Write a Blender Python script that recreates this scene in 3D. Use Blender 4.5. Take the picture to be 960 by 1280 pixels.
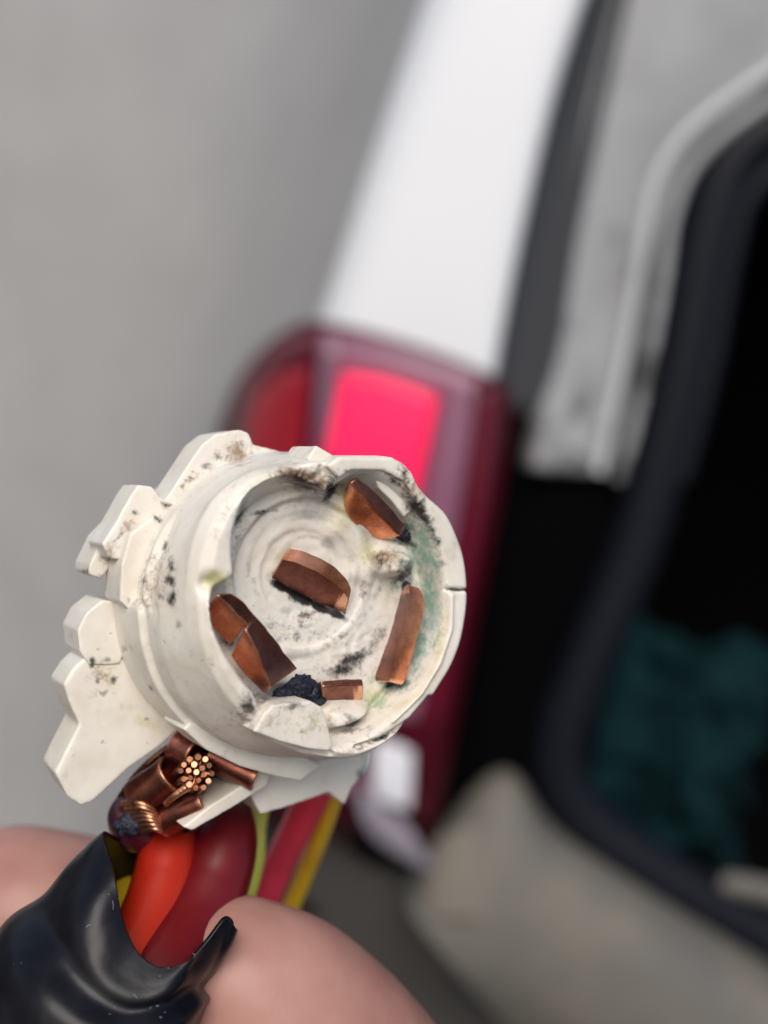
import bpy, bmesh, math, random
import numpy as np
from mathutils import Vector, Matrix, noise

random.seed(7)
rng = np.random.default_rng(7)
D = bpy.data
SC = bpy.context.scene
COL = SC.collection
for o in list(D.objects):
    D.objects.remove(o)

# ------------------------------------------------------------------ camera
F = 1300.0                       # focal length in photograph pixels (photo 960 x 1280)
PITCH, ROLL = math.radians(10), math.radians(18)
CAM = Vector((0, 0, 1.02))
_f = Vector((0, math.cos(PITCH), -math.sin(PITCH)))
_r0 = Vector((1, 0, 0)); _u0 = Vector((0, math.sin(PITCH), math.cos(PITCH)))
RX = _r0 * math.cos(ROLL) + _u0 * math.sin(ROLL)
UY = -_r0 * math.sin(ROLL) + _u0 * math.cos(ROLL)
cam_d = D.cameras.new('camera'); cam = D.objects.new('camera', cam_d); COL.objects.link(cam)
cam.matrix_world = Matrix(((RX.x, UY.x, -_f.x, CAM.x), (RX.y, UY.y, -_f.y, CAM.y), (RX.z, UY.z, -_f.z, CAM.z), (0, 0, 0, 1)))
cam_d.sensor_fit = 'VERTICAL'; cam_d.sensor_height = 24.0; cam_d.sensor_width = 18.0
cam_d.lens = 24.0 * F / 1280.0
cam_d.clip_start = 0.005; cam_d.clip_end = 2000
cam_d.dof.use_dof = True
cam_d.dof.focus_distance = 0.0925
cam_d.dof.aperture_fstop = 8.6
SC.camera = cam

# ------------------------------------------------------------------ world, sun, exposure
w = D.worlds.new('World'); SC.world = w; w.use_nodes = True
nt = w.node_tree; nt.nodes.clear()
sky = nt.nodes.new('ShaderNodeTexSky'); sky.sky_type = 'NISHITA'; sky.sun_disc = False
# the light comes from behind the camera's left shoulder, high up
SUN_FROM = Vector((-0.16, -0.70, 0.69)).normalized()
sky.sun_elevation = math.asin(SUN_FROM.z)
sky.sun_rotation = math.atan2(SUN_FROM.x, SUN_FROM.y)
sky.dust_density = 3.0; sky.air_density = 1.0; sky.ozone_density = 1.0
bg = nt.nodes.new('ShaderNodeBackground'); bg.inputs['Strength'].default_value = 0.11
ow = nt.nodes.new('ShaderNodeOutputWorld')
nt.links.new(sky.outputs[0], bg.inputs[0]); nt.links.new(bg.outputs[0], ow.inputs[0])
sd = D.lights.new('sun', 'SUN'); sd.energy = 1.5; sd.angle = math.radians(40); sd.color = (1, .965, .92)
sun = D.objects.new('sun', sd); COL.objects.link(sun)
sun.rotation_euler = (-SUN_FROM).to_track_quat('-Z', 'Y').to_euler()
sun.location = (0, 0, 5)
SC.view_settings.view_transform = 'Standard'; SC.view_settings.look = 'None'
SC.view_settings.exposure = 0.3; SC.view_settings.gamma = 1.0
SC.view_settings.use_curve_mapping = False
SC.cycles.max_bounces = 8

# ------------------------------------------------------------------ placing helpers
def ray(px, py):
    return RX * ((px - 480) / F) + UY * ((640 - py) / F) + _f
def K(px, py, d):
    "point seen at a pixel, d millimetres along the view axis"
    return CAM + ray(px, py) * (d * .001)
def WY(px, py, Y):
    "point seen at a pixel on the upright plane y = Y metres"
    r = ray(px, py); return CAM + r * ((Y - CAM.y) / r.y)
# frame of the socket: origin at the centre of its mouth, A points out of the mouth
O0 = K(420, 765, 91)
_v = (CAM - O0).normalized()
_t = math.tan(math.radians(30))
A = (_v + RX * (_t * .974) - UY * (_t * .225)).normalized()
E1 = (RX - A * RX.dot(A)).normalized(); E2 = A.cross(E1).normalized()
def LOC(px, py, h):
    "socket coordinates (mm) of the point seen at a pixel at axial height h mm"
    r = ray(px, py); pl = O0 + A * (h * .001)
    t = (pl - CAM).dot(A) / r.dot(A); q = CAM + r * t - O0
    return (q.dot(E1) * 1000, q.dot(E2) * 1000, h)
def L2W(p):
    return O0 + (E1 * p[0] + E2 * p[1] + A * p[2]) * .001
def S(px, py, h):
    return L2W(LOC(px, py, h))

# ------------------------------------------------------------------ mesh helpers
def smooth(me, ang=None):
    me.shade_smooth()
    if ang: me.set_sharp_from_angle(angle=math.radians(ang))
def root(name, loc, label, cat, group=None):
    o = D.objects.new(name, None); COL.objects.link(o); o.location = loc
    o.empty_display_size = .01
    o['label'] = label; o['category'] = cat
    if group: o['group'] = group
    return o
def mk(name, verts, faces, mat, parent=None, ang=None, flat=False, base=None):
    "one mesh object; verts are world points, stored relative to the top thing's origin"
    L = Vector((0, 0, 0))
    p = parent
    while p is not None:
        L = L + p.location; p = p.parent
    if base is None: base = Vector((0, 0, 0)) if parent is not None else Vector(verts[0])
    me = D.meshes.new(name)
    me.from_pydata([tuple(Vector(v) - L - base) for v in verts], [], faces)
    bm = bmesh.new(); bm.from_mesh(me)
    bmesh.ops.recalc_face_normals(bm, faces=bm.faces)
    bm.to_mesh(me); bm.free()
    if not flat: smooth(me, ang)
    if mat: me.materials.append(mat)
    o = D.objects.new(name, me); COL.objects.link(o)
    if parent is not None: o.parent = parent
    o.location = base
    return o
def tag(o, label=None, cat=None, group=None, kind=None):
    if label: o['label'] = label
    if cat: o['category'] = cat
    if group: o['group'] = group
    if kind: o['kind'] = kind
    return o
def bevel(o, w, seg=3, ang=35):
    m = o.modifiers.new('bevel', 'BEVEL'); m.width = w; m.segments = seg
    m.limit_method = 'ANGLE'; m.angle_limit = math.radians(ang); m.harden_normals = False
    return o
def solid(o, t, off=-1):
    m = o.modifiers.new('solid', 'SOLIDIFY'); m.thickness = t; m.offset = off; return o
def cr(P, n, closed=False):
    "Catmull-Rom through the points"
    P = [np.array(p, float) for p in P]; N = len(P); out = []
    segs = N if closed else N - 1
    for i in range(segs):
        if closed: a, b, c, d = P[(i - 1) % N], P[i], P[(i + 1) % N], P[(i + 2) % N]
        else: a, b, c, d = P[max(i - 1, 0)], P[i], P[i + 1], P[min(i + 2, N - 1)]
        for k in range(n):
            t = k / n
            out.append(.5 * ((2 * b) + (c - a) * t + (2 * a - 5 * b + 4 * c - d) * t * t + (3 * b - a - 3 * c + d) * t ** 3))
    if not closed: out.append(P[-1])
    return out
def grid(name, rows, mat, parent, nu=6, nv=6, ang=None, thick=None, closed_u=False):
    "smooth sheet through a grid of points; rows of world points"
    R = [cr([tuple(p) for p in r], nu, closed_u) for r in rows]
    cols = [cr([R[j][i] for j in range(len(R))], nv) for i in range(len(R[0]))]
    nI, nJ = len(cols), len(cols[0])
    V = [Vector(cols[i][j]) for i in range(nI) for j in range(nJ)]
    Fc = []
    for i in range(nI if closed_u else nI - 1):
        for j in range(nJ - 1):
            a = i * nJ + j; b = ((i + 1) % nI) * nJ + j
            Fc.append((a, b, b + 1, a + 1))
    o = mk(name, V, Fc, mat, parent, ang)
    if thick: solid(o, thick, 0)
    return o
def tube(name, pts, r, mat, parent=None, n=20, sub=8, caps=True, flat=1.0, wob=0.0):
    "swept round tube; pts world points, r metres (number or list)"
    P = [Vector(p) for p in cr([tuple(p) for p in pts], sub)]
    rr = [r] * len(pts) if isinstance(r, (int, float)) else list(r)
    R = [float(x) for x in np.interp(np.linspace(0, len(pts) - 1, len(P)), range(len(pts)), rr)]
    V, Fc = [], []; side = None
    for i, p in enumerate(P):
        t = (P[min(i + 1, len(P) - 1)] - P[max(i - 1, 0)]).normalized()
        if side is None: side = t.cross(Vector((0.3, .2, .9))).normalized()
        side = (side - t * side.dot(t)).normalized(); up = t.cross(side)
        for k in range(n):
            a = 2 * math.pi * k / n
            q = R[i] * (1 + wob * noise.noise(p * 300 + Vector((math.cos(a), math.sin(a), 0)) * 2))
            V.append(p + side * (math.cos(a) * q) + up * (math.sin(a) * q * flat))
    for i in range(len(P) - 1):
        for k in range(n):
            a = i * n + k; b = i * n + (k + 1) % n
            Fc.append((a, b, b + n, a + n))
    if caps:
        Fc.append(tuple(range(n))[::-1]); Fc.append(tuple((len(P) - 1) * n + k for k in range(n)))
    return mk(name, V, Fc, mat, parent, 50)
def prism_raw(poly, h0, h1, s=1.0, shift=(0, 0)):
    "closed prism in socket coordinates: outline seen at h0, extruded along the axis to h1"
    P = [LOC(x, y, h0) for x, y in poly]
    cx = sum(p[0] for p in P) / len(P); cy = sum(p[1] for p in P) / len(P)
    n = len(P)
    V = [(p[0], p[1], h0) for p in P] + [(cx + (p[0] - cx) * s + shift[0], cy + (p[1] - cy) * s + shift[1], h1) for p in P]
    Fc = [tuple(range(n)), tuple(range(2 * n - 1, n - 1, -1))] + [(i, (i + 1) % n, n + (i + 1) % n, n + i)[::-1] for i in range(n)]
    return V, Fc
def remesh(V, Fc, voxel, iters=3, fac=.5):
    "voxel-remeshed, slightly relaxed copy of a closed shape in mm; returns numpy arrays"
    me = D.meshes.new('tmp'); me.from_pydata(V, [], Fc)
    bm = bmesh.new(); bm.from_mesh(me); bmesh.ops.recalc_face_normals(bm, faces=bm.faces); bm.to_mesh(me); bm.free()
    ob = D.objects.new('tmp', me); COL.objects.link(ob)
    m = ob.modifiers.new('r', 'REMESH'); m.mode = 'VOXEL'; m.voxel_size = voxel
    if iters:
        s = ob.modifiers.new('s', 'SMOOTH'); s.iterations = iters; s.factor = fac
    dg = bpy.context.evaluated_depsgraph_get(); ev = ob.evaluated_get(dg)
    m2 = D.meshes.new_from_object(ev)
    D.objects.remove(ob); D.meshes.remove(me)
    return m2
def getv(me):
    a = np.empty(len(me.vertices) * 3); me.vertices.foreach_get('co', a); return a.reshape(-1, 3)
def getn(me):
    a = np.empty(len(me.vertices) * 3); me.vertices.foreach_get('normal', a); return a.reshape(-1, 3)
def setv(me, v):
    me.vertices.foreach_set('co', v.astype(np.float32).ravel()); me.update()
aO, aE1, aE2, aA = (np.array(x) for x in (O0, E1, E2, A))
aC, aRX, aUY, aF = (np.array(x) for x in (CAM, RX, UY, _f))
def toworld(v):
    return aO + (v[:, :1] * aE1 + v[:, 1:2] * aE2 + v[:, 2:3] * aA) * .001
def pix(wv):
    q = wv - aC; z = q @ aF
    return np.stack([480 + F * (q @ aRX) / z, 640 - F * (q @ aUY) / z], 1)
# cheap value noise on numpy arrays
_tab = rng.random((64, 64, 64)).astype(np.float32)
def vnoise(p):
    i = np.floor(p).astype(int); f = p - i; f = f * f * (3 - 2 * f); i &= 63; j = (i + 1) & 63
    def T(a, b, c): return _tab[a, b, c]
    x0, y0, z0 = i.T; x1, y1, z1 = j.T; fx, fy, fz = f.T
    c00 = T(x0, y0, z0) * (1 - fx) + T(x1, y0, z0) * fx; c10 = T(x0, y1, z0) * (1 - fx) + T(x1, y1, z0) * fx
    c01 = T(x0, y0, z1) * (1 - fx) + T(x1, y0, z1) * fx; c11 = T(x0, y1, z1) * (1 - fx) + T(x1, y1, z1) * fx
    return ((c00 * (1 - fy) + c10 * fy) * (1 - fz) + (c01 * (1 - fy) + c11 * fy) * fz) * 2 - 1
def fbm(p, o=4):
    r = 0; a = 1; s = 0
    for k in range(o):
        r = r + a * vnoise(p * 2 ** k + 17.3 * k); s += a; a *= .5
    return r / s
def sstep(a, b, x):
    t = np.clip((x - a) / (b - a), 0, 1); return t * t * (3 - 2 * t)

# ------------------------------------------------------------------ materials
def mat(name, base=(.5, .5, .5), rough=.5, metal=0, spec=.5, coat=0, sss=0, sssr=(1, .6, .4), ssss=.001,
        trans=0, ior=1.45, emis=None, es=0, mott=None, bump=0, bscale=800, mscale=200, wob=0):
    m = D.materials.new(name); m.use_nodes = True; n = m.node_tree; b = n.nodes['Principled BSDF']
    b.inputs['Base Color'].default_value = (*base, 1); b.inputs['Roughness'].default_value = rough
    b.inputs['Metallic'].default_value = metal; b.inputs['Specular IOR Level'].default_value = spec
    b.inputs['Coat Weight'].default_value = coat; b.inputs['Coat Roughness'].default_value = .08
    b.inputs['Subsurface Weight'].default_value = sss; b.inputs['Subsurface Radius'].default_value = sssr
    b.inputs['Subsurface Scale'].default_value = ssss; b.inputs['Transmission Weight'].default_value = trans
    b.inputs['IOR'].default_value = ior
    if emis: b.inputs['Emission Color'].default_value = (*emis, 1); b.inputs['Emission Strength'].default_value = es
    tc = n.nodes.new('ShaderNodeTexCoord')
    if mott:
        nz = n.nodes.new('ShaderNodeTexNoise'); nz.inputs['Scale'].default_value = mscale; nz.inputs['Detail'].default_value = 6
        n.links.new(tc.outputs['Object'], nz.inputs['Vector'])
        rp = n.nodes.new('ShaderNodeValToRGB'); rp.color_ramp.elements[0].position = .35; rp.color_ramp.elements[1].position = .68
        rp.color_ramp.elements[0].color = (*base, 1); rp.color_ramp.elements[1].color = (*mott, 1)
        n.links.new(nz.outputs['Fac'], rp.inputs[0]); n.links.new(rp.outputs[0], b.inputs['Base Color'])
    if bump:
        nz = n.nodes.new('ShaderNodeTexNoise'); nz.inputs['Scale'].default_value = bscale; nz.inputs['Detail'].default_value = 5
        n.links.new(tc.outputs['Object'], nz.inputs['Vector'])
        bp = n.nodes.new('ShaderNodeBump'); bp.inputs['Strength'].default_value = bump; bp.inputs['Distance'].default_value = .0003
        n.links.new(nz.outputs['Fac'], bp.inputs['Height']); n.links.new(bp.outputs[0], b.inputs['Normal'])
    return m

def plastic_mat():
    "aged white plastic; dirt and shade attributes (soot, brown, green, yellow) hold stains and painted shade marks"
    m = D.materials.new('aged_white_plastic'); m.use_nodes = True; n = m.node_tree; b = n.nodes['Principled BSDF']
    N = n.nodes; Lk = n.links.new
    tc = N.new('ShaderNodeTexCoord')
    def nz(scale, det=6, rough=.6):
        x = N.new('ShaderNodeTexNoise'); x.inputs['Scale'].default_value = scale; x.inputs['Detail'].default_value = det
        x.inputs['Roughness'].default_value = rough; Lk(tc.outputs['Object'], x.inputs['Vector']); return x.outputs['Fac']
    def mth(op, a, c=None, v=None, clamp=False):
        x = N.new('ShaderNodeMath'); x.operation = op; x.use_clamp = clamp; Lk(a, x.inputs[0])
        if c is not None: Lk(c, x.inputs[1])
        if v is not None: x.inputs[1].default_value = v
        return x.outputs[0]
    def ramp(f, lo, hi):
        x = N.new('ShaderNodeMapRange'); x.interpolation_type = 'SMOOTHSTEP'; Lk(f, x.inputs[0])
        x.inputs[1].default_value = lo; x.inputs[2].default_value = hi; return x.outputs[0]
    def mix(f, c0, c1):
        x = N.new('ShaderNodeMix'); x.data_type = 'RGBA'; Lk(f, x.inputs[0])
        if isinstance(c0, tuple): x.inputs[6].default_value = (*c0, 1)
        else: Lk(c0, x.inputs[6])
        if isinstance(c1, tuple): x.inputs[7].default_value = (*c1, 1)
        else: Lk(c1, x.inputs[7])
        return x.outputs[2]
    def att(nm):
        x = N.new('ShaderNodeAttribute'); x.attribute_name = nm; return x.outputs['Fac']
    nA = nz(900, 8, .7); nB = nz(260, 5, .6); nC = nz(2600, 4, .6); nD = nz(120, 4)
    col = mix(ramp(nB, .35, .7), (.80, .75, .655), (.72, .655, .55))
    col = mix(ramp(nD, .45, .75), col, (.82, .795, .745))
    def stain(nm, c, k, lo, hi, src):
        # attribute + noise, thresholded: ragged edges that break up into specks
        s = mth('ADD', att(nm), mth('MULTIPLY', mth('SUBTRACT', src, v=.5), v=k))
        f = mth('MULTIPLY', ramp(s, lo, hi), ramp(att(nm), .02, .2))
        return f, c
    mixn = mth('ADD', mth('MULTIPLY', nA, v=.72), mth('MULTIPLY', nC, v=.28))
    ga = att('grime'); gs = mth('MULTIPLY', ramp(mth('ADD', ga, mth('MULTIPLY', mth('SUBTRACT', nA, v=.5), v=1.6)), .1, 1.1), v=.62)
    col = mix(gs, col, (.25, .235, .205))
    for nm, c, k, lo, hi in (('yellow', (.60, .56, .30), 1.8, .05, .95), ('green', (.24, .40, .32), 3.0, .0, 1.0),
                             ('brown', (.33, .23, .15), 3.0, .12, .95), ('soot_shade', (.03, .026, .026), 2.9, .12, 1.0)):
        f, cc = stain(nm, c, k, lo, hi, mixn)
        col = mix(f, col, cc)
    # fine general specks of grime
    sp = ramp(nz(1300, 4, .6), .665, .74)
    col = mix(mth('MULTIPLY', sp, v=.55), col, (.20, .17, .14))
    Lk(col, b.inputs['Base Color'])
    b.inputs['Roughness'].default_value = .40
    b.inputs['Subsurface Weight'].default_value = .25
    b.inputs['Subsurface Radius'].default_value = (1.0, .75, .5); b.inputs['Subsurface Scale'].default_value = .0006
    bp = N.new('ShaderNodeBump'); bp.inputs['Strength'].default_value = .45; bp.inputs['Distance'].default_value = .00012
    hh = mth('ADD', mth('MULTIPLY', nA, v=.7), mth('MULTIPLY', nC, v=.35))
    Lk(hh, bp.inputs['Height']); Lk(bp.outputs[0], b.inputs['Normal'])
    return m
M_PL = plastic_mat()

def copper_mat(name, c0, c1, c2, r0=.28, edge=(.95, .50, .32)):
    m = D.materials.new(name); m.use_nodes = True; n = m.node_tree; b = n.nodes['Principled BSDF']; N = n.nodes; Lk = n.links.new
    tc = N.new('ShaderNodeTexCoord')
    def nz(s, d, r=.6, stretch=None):
        x = N.new('ShaderNodeTexNoise'); x.inputs['Scale'].default_value = s; x.inputs['Detail'].default_value = d; x.inputs['Roughness'].default_value = r
        if stretch:
            mp = N.new('ShaderNodeMapping'); mp.inputs['Scale'].default_value = stretch; mp.inputs['Rotation'].default_value = (.4, .3, .8)
            Lk(tc.outputs['Object'], mp.inputs[0]); Lk(mp.outputs[0], x.inputs['Vector'])
        else: Lk(tc.outputs['Object'], x.inputs['Vector'])
        return x.outputs['Fac']
    f = nz(260, 8, .7); rp = N.new('ShaderNodeValToRGB'); Lk(f, rp.inputs[0])
    e = rp.color_ramp.elements; e[0].position = .33; e[0].color = (*c2, 1); e[1].position = .62; e[1].color = (*c0, 1)
    k = e.new(.48); k.color = (*c1, 1)
    Lk(rp.outputs[0], b.inputs['Base Color']); b.inputs['Metallic'].default_value = .93
    mr = N.new('ShaderNodeMapRange'); Lk(nz(700, 5), mr.inputs[0]); mr.inputs[3].default_value = r0; mr.inputs[4].default_value = .40
    Lk(mr.outputs[0], b.inputs['Roughness'])
    geo = N.new('ShaderNodeNewGeometry'); pr = N.new('ShaderNodeMapRange'); pr.interpolation_type = 'SMOOTHSTEP'; Lk(geo.outputs['Pointiness'], pr.inputs[0])
    pr.inputs[1].default_value = .52; pr.inputs[2].default_value = .60; mx = N.new('ShaderNodeMix'); mx.data_type = 'RGBA'; Lk(pr.outputs[0], mx.inputs[0])
    Lk(rp.outputs[0], mx.inputs[6]); mx.inputs[7].default_value = (*edge, 1); Lk(mx.outputs[2], b.inputs['Base Color'])  # brighter edge colour: wear plus a glint painted along the ridges
    bp = N.new('ShaderNodeBump'); bp.inputs['Strength'].default_value = .5; bp.inputs['Distance'].default_value = .00004
    Lk(nz(1400, 4, .6, (1, 7, 7)), bp.inputs['Height']); Lk(bp.outputs[0], b.inputs['Normal'])
    return m
M_CU = copper_mat('tarnished_copper', (.86, .36, .19), (.66, .235, .12), (.34, .10, .06), .12)
M_CU2 = copper_mat('bright_copper', (.58, .27, .15), (.42, .17, .09), (.15, .06, .035), .25, (.62, .30, .17))
M_GUNK = mat('burnt_residue', (.006, .007, .014), .38, mott=(.018, .024, .048), mscale=1500, bump=.9, bscale=3000)
M_RED = mat('orange_red_insulation', (.46, .022, .005), .4, coat=.15, sss=.3, sssr=(1, .2, .05), ssss=.002, mott=(.36, .012, .004), mscale=90)
M_CRIM = mat('crimson_insulation', (.15, .003, .006), .4, coat=.15, sss=.2, sssr=(1, .1, .05), ssss=.002, mott=(.09, .002, .004), mscale=90)
M_YEL = mat('yellow_insulation', (.80, .52, .02), .35, coat=.2, mott=(.70, .44, .02), mscale=200)
M_LIME = mat('lime_insulation', (.62, .62, .10), .35)
M_PINK = mat('red_insulation', (.85, .06, .11), .4, mott=(.75, .045, .08), mscale=200)
M_DKR = mat('scorched_insulation', (.09, .008, .018), .25, coat=.5, mott=(.02, .008, .02), mscale=500)
M_BLK = mat('black_vinyl', (.003, .003, .0055), .30, spec=.28, bump=.08, bscale=900, mott=(.007, .007, .010), mscale=500)
def skin_mat():
    m = mat('skin', (.5, .26, .2), .45, sss=.35, sssr=(1, .35, .2), ssss=.0022)
    n = m.node_tree; N = n.nodes; Lk = n.links.new; b = N['Principled BSDF']; tc = N.new('ShaderNodeTexCoord')
    a = N.new('ShaderNodeTexNoise'); a.inputs['Scale'].default_value = 130; a.inputs['Detail'].default_value = 5; Lk(tc.outputs['Object'], a.inputs['Vector'])
    r = N.new('ShaderNodeValToRGB'); r.color_ramp.elements[0].position = .35; r.color_ramp.elements[1].position = .7
    r.color_ramp.elements[0].color = (.37, .175, .14, 1); r.color_ramp.elements[1].color = (.46, .25, .20, 1)
    Lk(a.outputs['Fac'], r.inputs[0]); Lk(r.outputs[0], b.inputs['Base Color'])
    wv = N.new('ShaderNodeTexWave'); wv.inputs['Scale'].default_value = 480; wv.inputs['Distortion'].default_value = 5; wv.inputs['Detail'].default_value = 2
    wv.inputs['Detail Scale'].default_value = .3
    Lk(tc.outputs['Object'], wv.inputs['Vector'])
    bp = N.new('ShaderNodeBump'); bp.inputs['Strength'].default_value = .06; bp.inputs['Distance'].default_value = .0001
    Lk(wv.outputs['Fac'], bp.inputs['Height']); Lk(bp.outputs[0], b.inputs['Normal'])
    return m
M_SKIN = skin_mat()
M_SHADEWHITE = mat('shaded_white_paint', (.35, .345, .34), .45, coat=.25, mott=(.32, .315, .31), mscale=14)  # white paint of the side panel, its shade painted in as grey
M_WHITE = mat('white_paint', (.77, .785, .81), .35, coat=.5)
M_FLG = mat('flange_paint', (.58, .60, .61), .4, coat=.3)
M_JAMB = mat('shaded_grimy_white_paint', (.37, .378, .39), .5, coat=.1, mott=(.31, .312, .318), mscale=24)  # white paint with shade put into its grey base; the mottling is grime
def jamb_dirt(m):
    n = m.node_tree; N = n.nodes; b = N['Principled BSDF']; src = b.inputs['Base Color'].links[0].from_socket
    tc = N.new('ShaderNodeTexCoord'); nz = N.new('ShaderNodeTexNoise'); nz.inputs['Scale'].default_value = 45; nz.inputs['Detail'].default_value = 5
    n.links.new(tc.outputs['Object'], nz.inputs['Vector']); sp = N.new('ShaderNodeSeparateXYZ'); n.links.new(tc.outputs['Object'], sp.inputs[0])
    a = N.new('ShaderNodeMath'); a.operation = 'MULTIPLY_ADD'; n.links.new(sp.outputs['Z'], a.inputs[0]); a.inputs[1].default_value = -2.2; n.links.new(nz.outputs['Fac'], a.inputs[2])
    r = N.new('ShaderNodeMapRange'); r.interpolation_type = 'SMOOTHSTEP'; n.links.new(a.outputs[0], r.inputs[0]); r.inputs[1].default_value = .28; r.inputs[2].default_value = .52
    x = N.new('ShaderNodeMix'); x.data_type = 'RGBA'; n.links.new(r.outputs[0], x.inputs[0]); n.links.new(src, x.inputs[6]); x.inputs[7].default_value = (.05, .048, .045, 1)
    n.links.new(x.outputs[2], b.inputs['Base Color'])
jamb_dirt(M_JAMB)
M_STRIP = mat('grey_rubber_strip', (.050, .053, .060), .65, spec=.15)
M_RUB = mat('black_rubber_seal', (.0065, .008, .0125), .5, spec=.22)
M_TRIM = mat('black_plastic_trim', (.0015, .0015, .002), .7, spec=.03)
M_LINER = mat('black_carpet_liner', (.0015, .0015, .002), .95, spec=.05)
M_CLOTH = mat('teal_cloth', (.006, .029, .034), .9, spec=.1, mott=(.0015, .008, .010), mscale=16)
M_BUMP = mat('bare_bumper_grey', (.170, .155, .128), .65, spec=.2, mott=(.12, .118, .112), mscale=18)
M_TAN = mat('tan_stain_plastic', (.17, .152, .125), .7, spec=.2)
M_ASPH = mat('asphalt', (.05, .05, .05), .9, mott=(.075, .07, .065), mscale=40, bump=.5, bscale=200)
M_LENS = mat('red_lens', (.115, .004, .018), .25, coat=.2, sss=.0)
M_LENSP = mat('pale_purple_red_lens', (.27, .115, .18), .35, coat=.15, mott=(.22, .085, .14), mscale=20)
M_LENSD = mat('dark_red_lens', (.055, .002, .008), .3, spec=.3)
M_REFL = mat('glowing_pink_red_reflector', (.9, .015, .09), .35, emis=(1, .012, .085), es=.45)  # reflector, no lamp: its lit brightness is added as emission
M_SIDEREFL = mat('side_reflector', (.36, .006, .02), .35)
M_WHITEREFL = mat('painted_white_reflection', (.75, .75, .80), .2, coat=.6)  # white colour painted in for a reflection
M_LILAC = mat('lilac_grey_lens', (.27, .24, .29), .3, coat=.4)

# ================================================================== background: ground and car
g = mk('ground', [Vector((-300, -300, 0)), Vector((300, -300, 0)), Vector((300, 300, 0)), Vector((-300, 300, 0))], [(0, 1, 2, 3)], M_ASPH, flat=True)
tag(g, 'dark grey asphalt under the car', kind='structure')

car = root('car', WY(600, 600, .60), 'white car, shade painted into its side panel, seen close at its rear left corner, blurred behind the socket', 'car')
def G(rows): return [[WY(*p) for p in r] for r in rows]
# side panel, bends away from the camera to the left
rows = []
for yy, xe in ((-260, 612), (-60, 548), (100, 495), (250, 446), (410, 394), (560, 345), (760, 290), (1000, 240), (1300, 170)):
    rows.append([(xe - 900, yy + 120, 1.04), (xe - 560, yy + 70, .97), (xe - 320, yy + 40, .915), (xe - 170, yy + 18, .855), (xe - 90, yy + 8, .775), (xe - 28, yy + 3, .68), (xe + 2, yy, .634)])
grid('side_panel', G(rows), M_SHADEWHITE, car, 6, 5, thick=.0015)
# white rear corner pillar
rows = []
for yy, xl, xr, dy in ((-260, 614, 806, 16), (-60, 550, 744, 16), (100, 497, 692, 20), (250, 448, 652, 40), (340, 420, 630, 60), (414, 396, 616, 66)):
    rows.append([(xl, yy, .634), (xl + 30, yy + dy * .10, .614), (.5 * (xl + xr), yy + .45 * dy, .607), (xr - 14, yy + dy * .95, .604), (xr, yy + dy, .614)])
grid('rear_pillar', G(rows), M_WHITE, car, 5, 5, thick=.0015)
# dark recessed strip between pillar and door opening
rows = []
for yy, xl, xr in ((-260, 800, 862), (-60, 740, 796), (120, 684, 756), (280, 640, 722), (420, 602, 700), (500, 592, 672)):
    rows.append([(xl, yy + 10, .618), (.5 * (xl + xr), yy + 12, .626), (xr, yy + 16, .622)])
grid('gutter_strip', G(rows), M_STRIP, car, 4, 5, thick=.002)
# painted door jamb
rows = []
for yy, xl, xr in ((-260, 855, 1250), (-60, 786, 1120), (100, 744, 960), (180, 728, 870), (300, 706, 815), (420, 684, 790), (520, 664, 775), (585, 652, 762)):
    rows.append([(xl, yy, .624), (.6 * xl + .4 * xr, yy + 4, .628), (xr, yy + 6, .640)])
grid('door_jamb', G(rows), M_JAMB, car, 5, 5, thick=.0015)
# folded flange edges
def bgtube(name, pts, r, m, **k): return tube(name, [WY(*p) for p in pts], r, m, car, 14, 6, **k)
bgtube('flange', [(1150, 10, .63), (1010, 62, .63), (920, 118, .63), (855, 172, .63), (820, 230, .63), (803, 310, .63), (788, 400, .63), (768, 500, .63), (748, 590, .63)], .0034, M_FLG)
bgtube('flange', [(1150, 50, .632), (1010, 100, .632), (925, 150, .632), (868, 205, .632), (840, 270, .632), (828, 350, .632), (812, 440, .632), (792, 530, .632), (772, 600, .632)], .0036, M_JAMB)
# rubber seal of the tailgate opening
bgtube('rubber_seal', [(1180, 30, .645), (1020, 130, .645), (920, 195, .645), (882, 300, .645), (858, 430, .645), (828, 560, .645), (792, 690, .645), (738, 820, .645), (700, 930, .645), (720, 1010, .645), (800, 1075, .645), (900, 1135, .645), (1060, 1225, .645), (1200, 1300, .645)], .0175, M_RUB)
bgtube('rubber_seal', [(1200, 60, .637), (1040, 165, .637), (945, 235, .637), (915, 320, .637), (893, 440, .637), (868, 540, .637), (850, 600, .637)], .006, M_RUB)
# black trim between lamp and opening
rows = [[(560, 470, .640), (640, 480, .640), (700, 560, .642), (780, 585, .648), (850, 590, .655)],
        [(560, 600, .640), (630, 620, .640), (690, 650, .642), (760, 680, .648), (820, 700, .655)],
        [(520, 780, .640), (590, 800, .640), (650, 810, .642), (710, 820, .648), (760, 830, .655)],
        [(500, 960, .640), (570, 980, .640), (640, 960, .642), (690, 970, .648), (740, 990, .655)],
        [(430, 1060, .640), (500, 1090, .640), (590, 1080, .642), (690, 1060, .648), (760, 1080, .655)]]
grid('black_trim', G(rows), M_TRIM, car, 4, 5, thick=.002)
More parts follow.
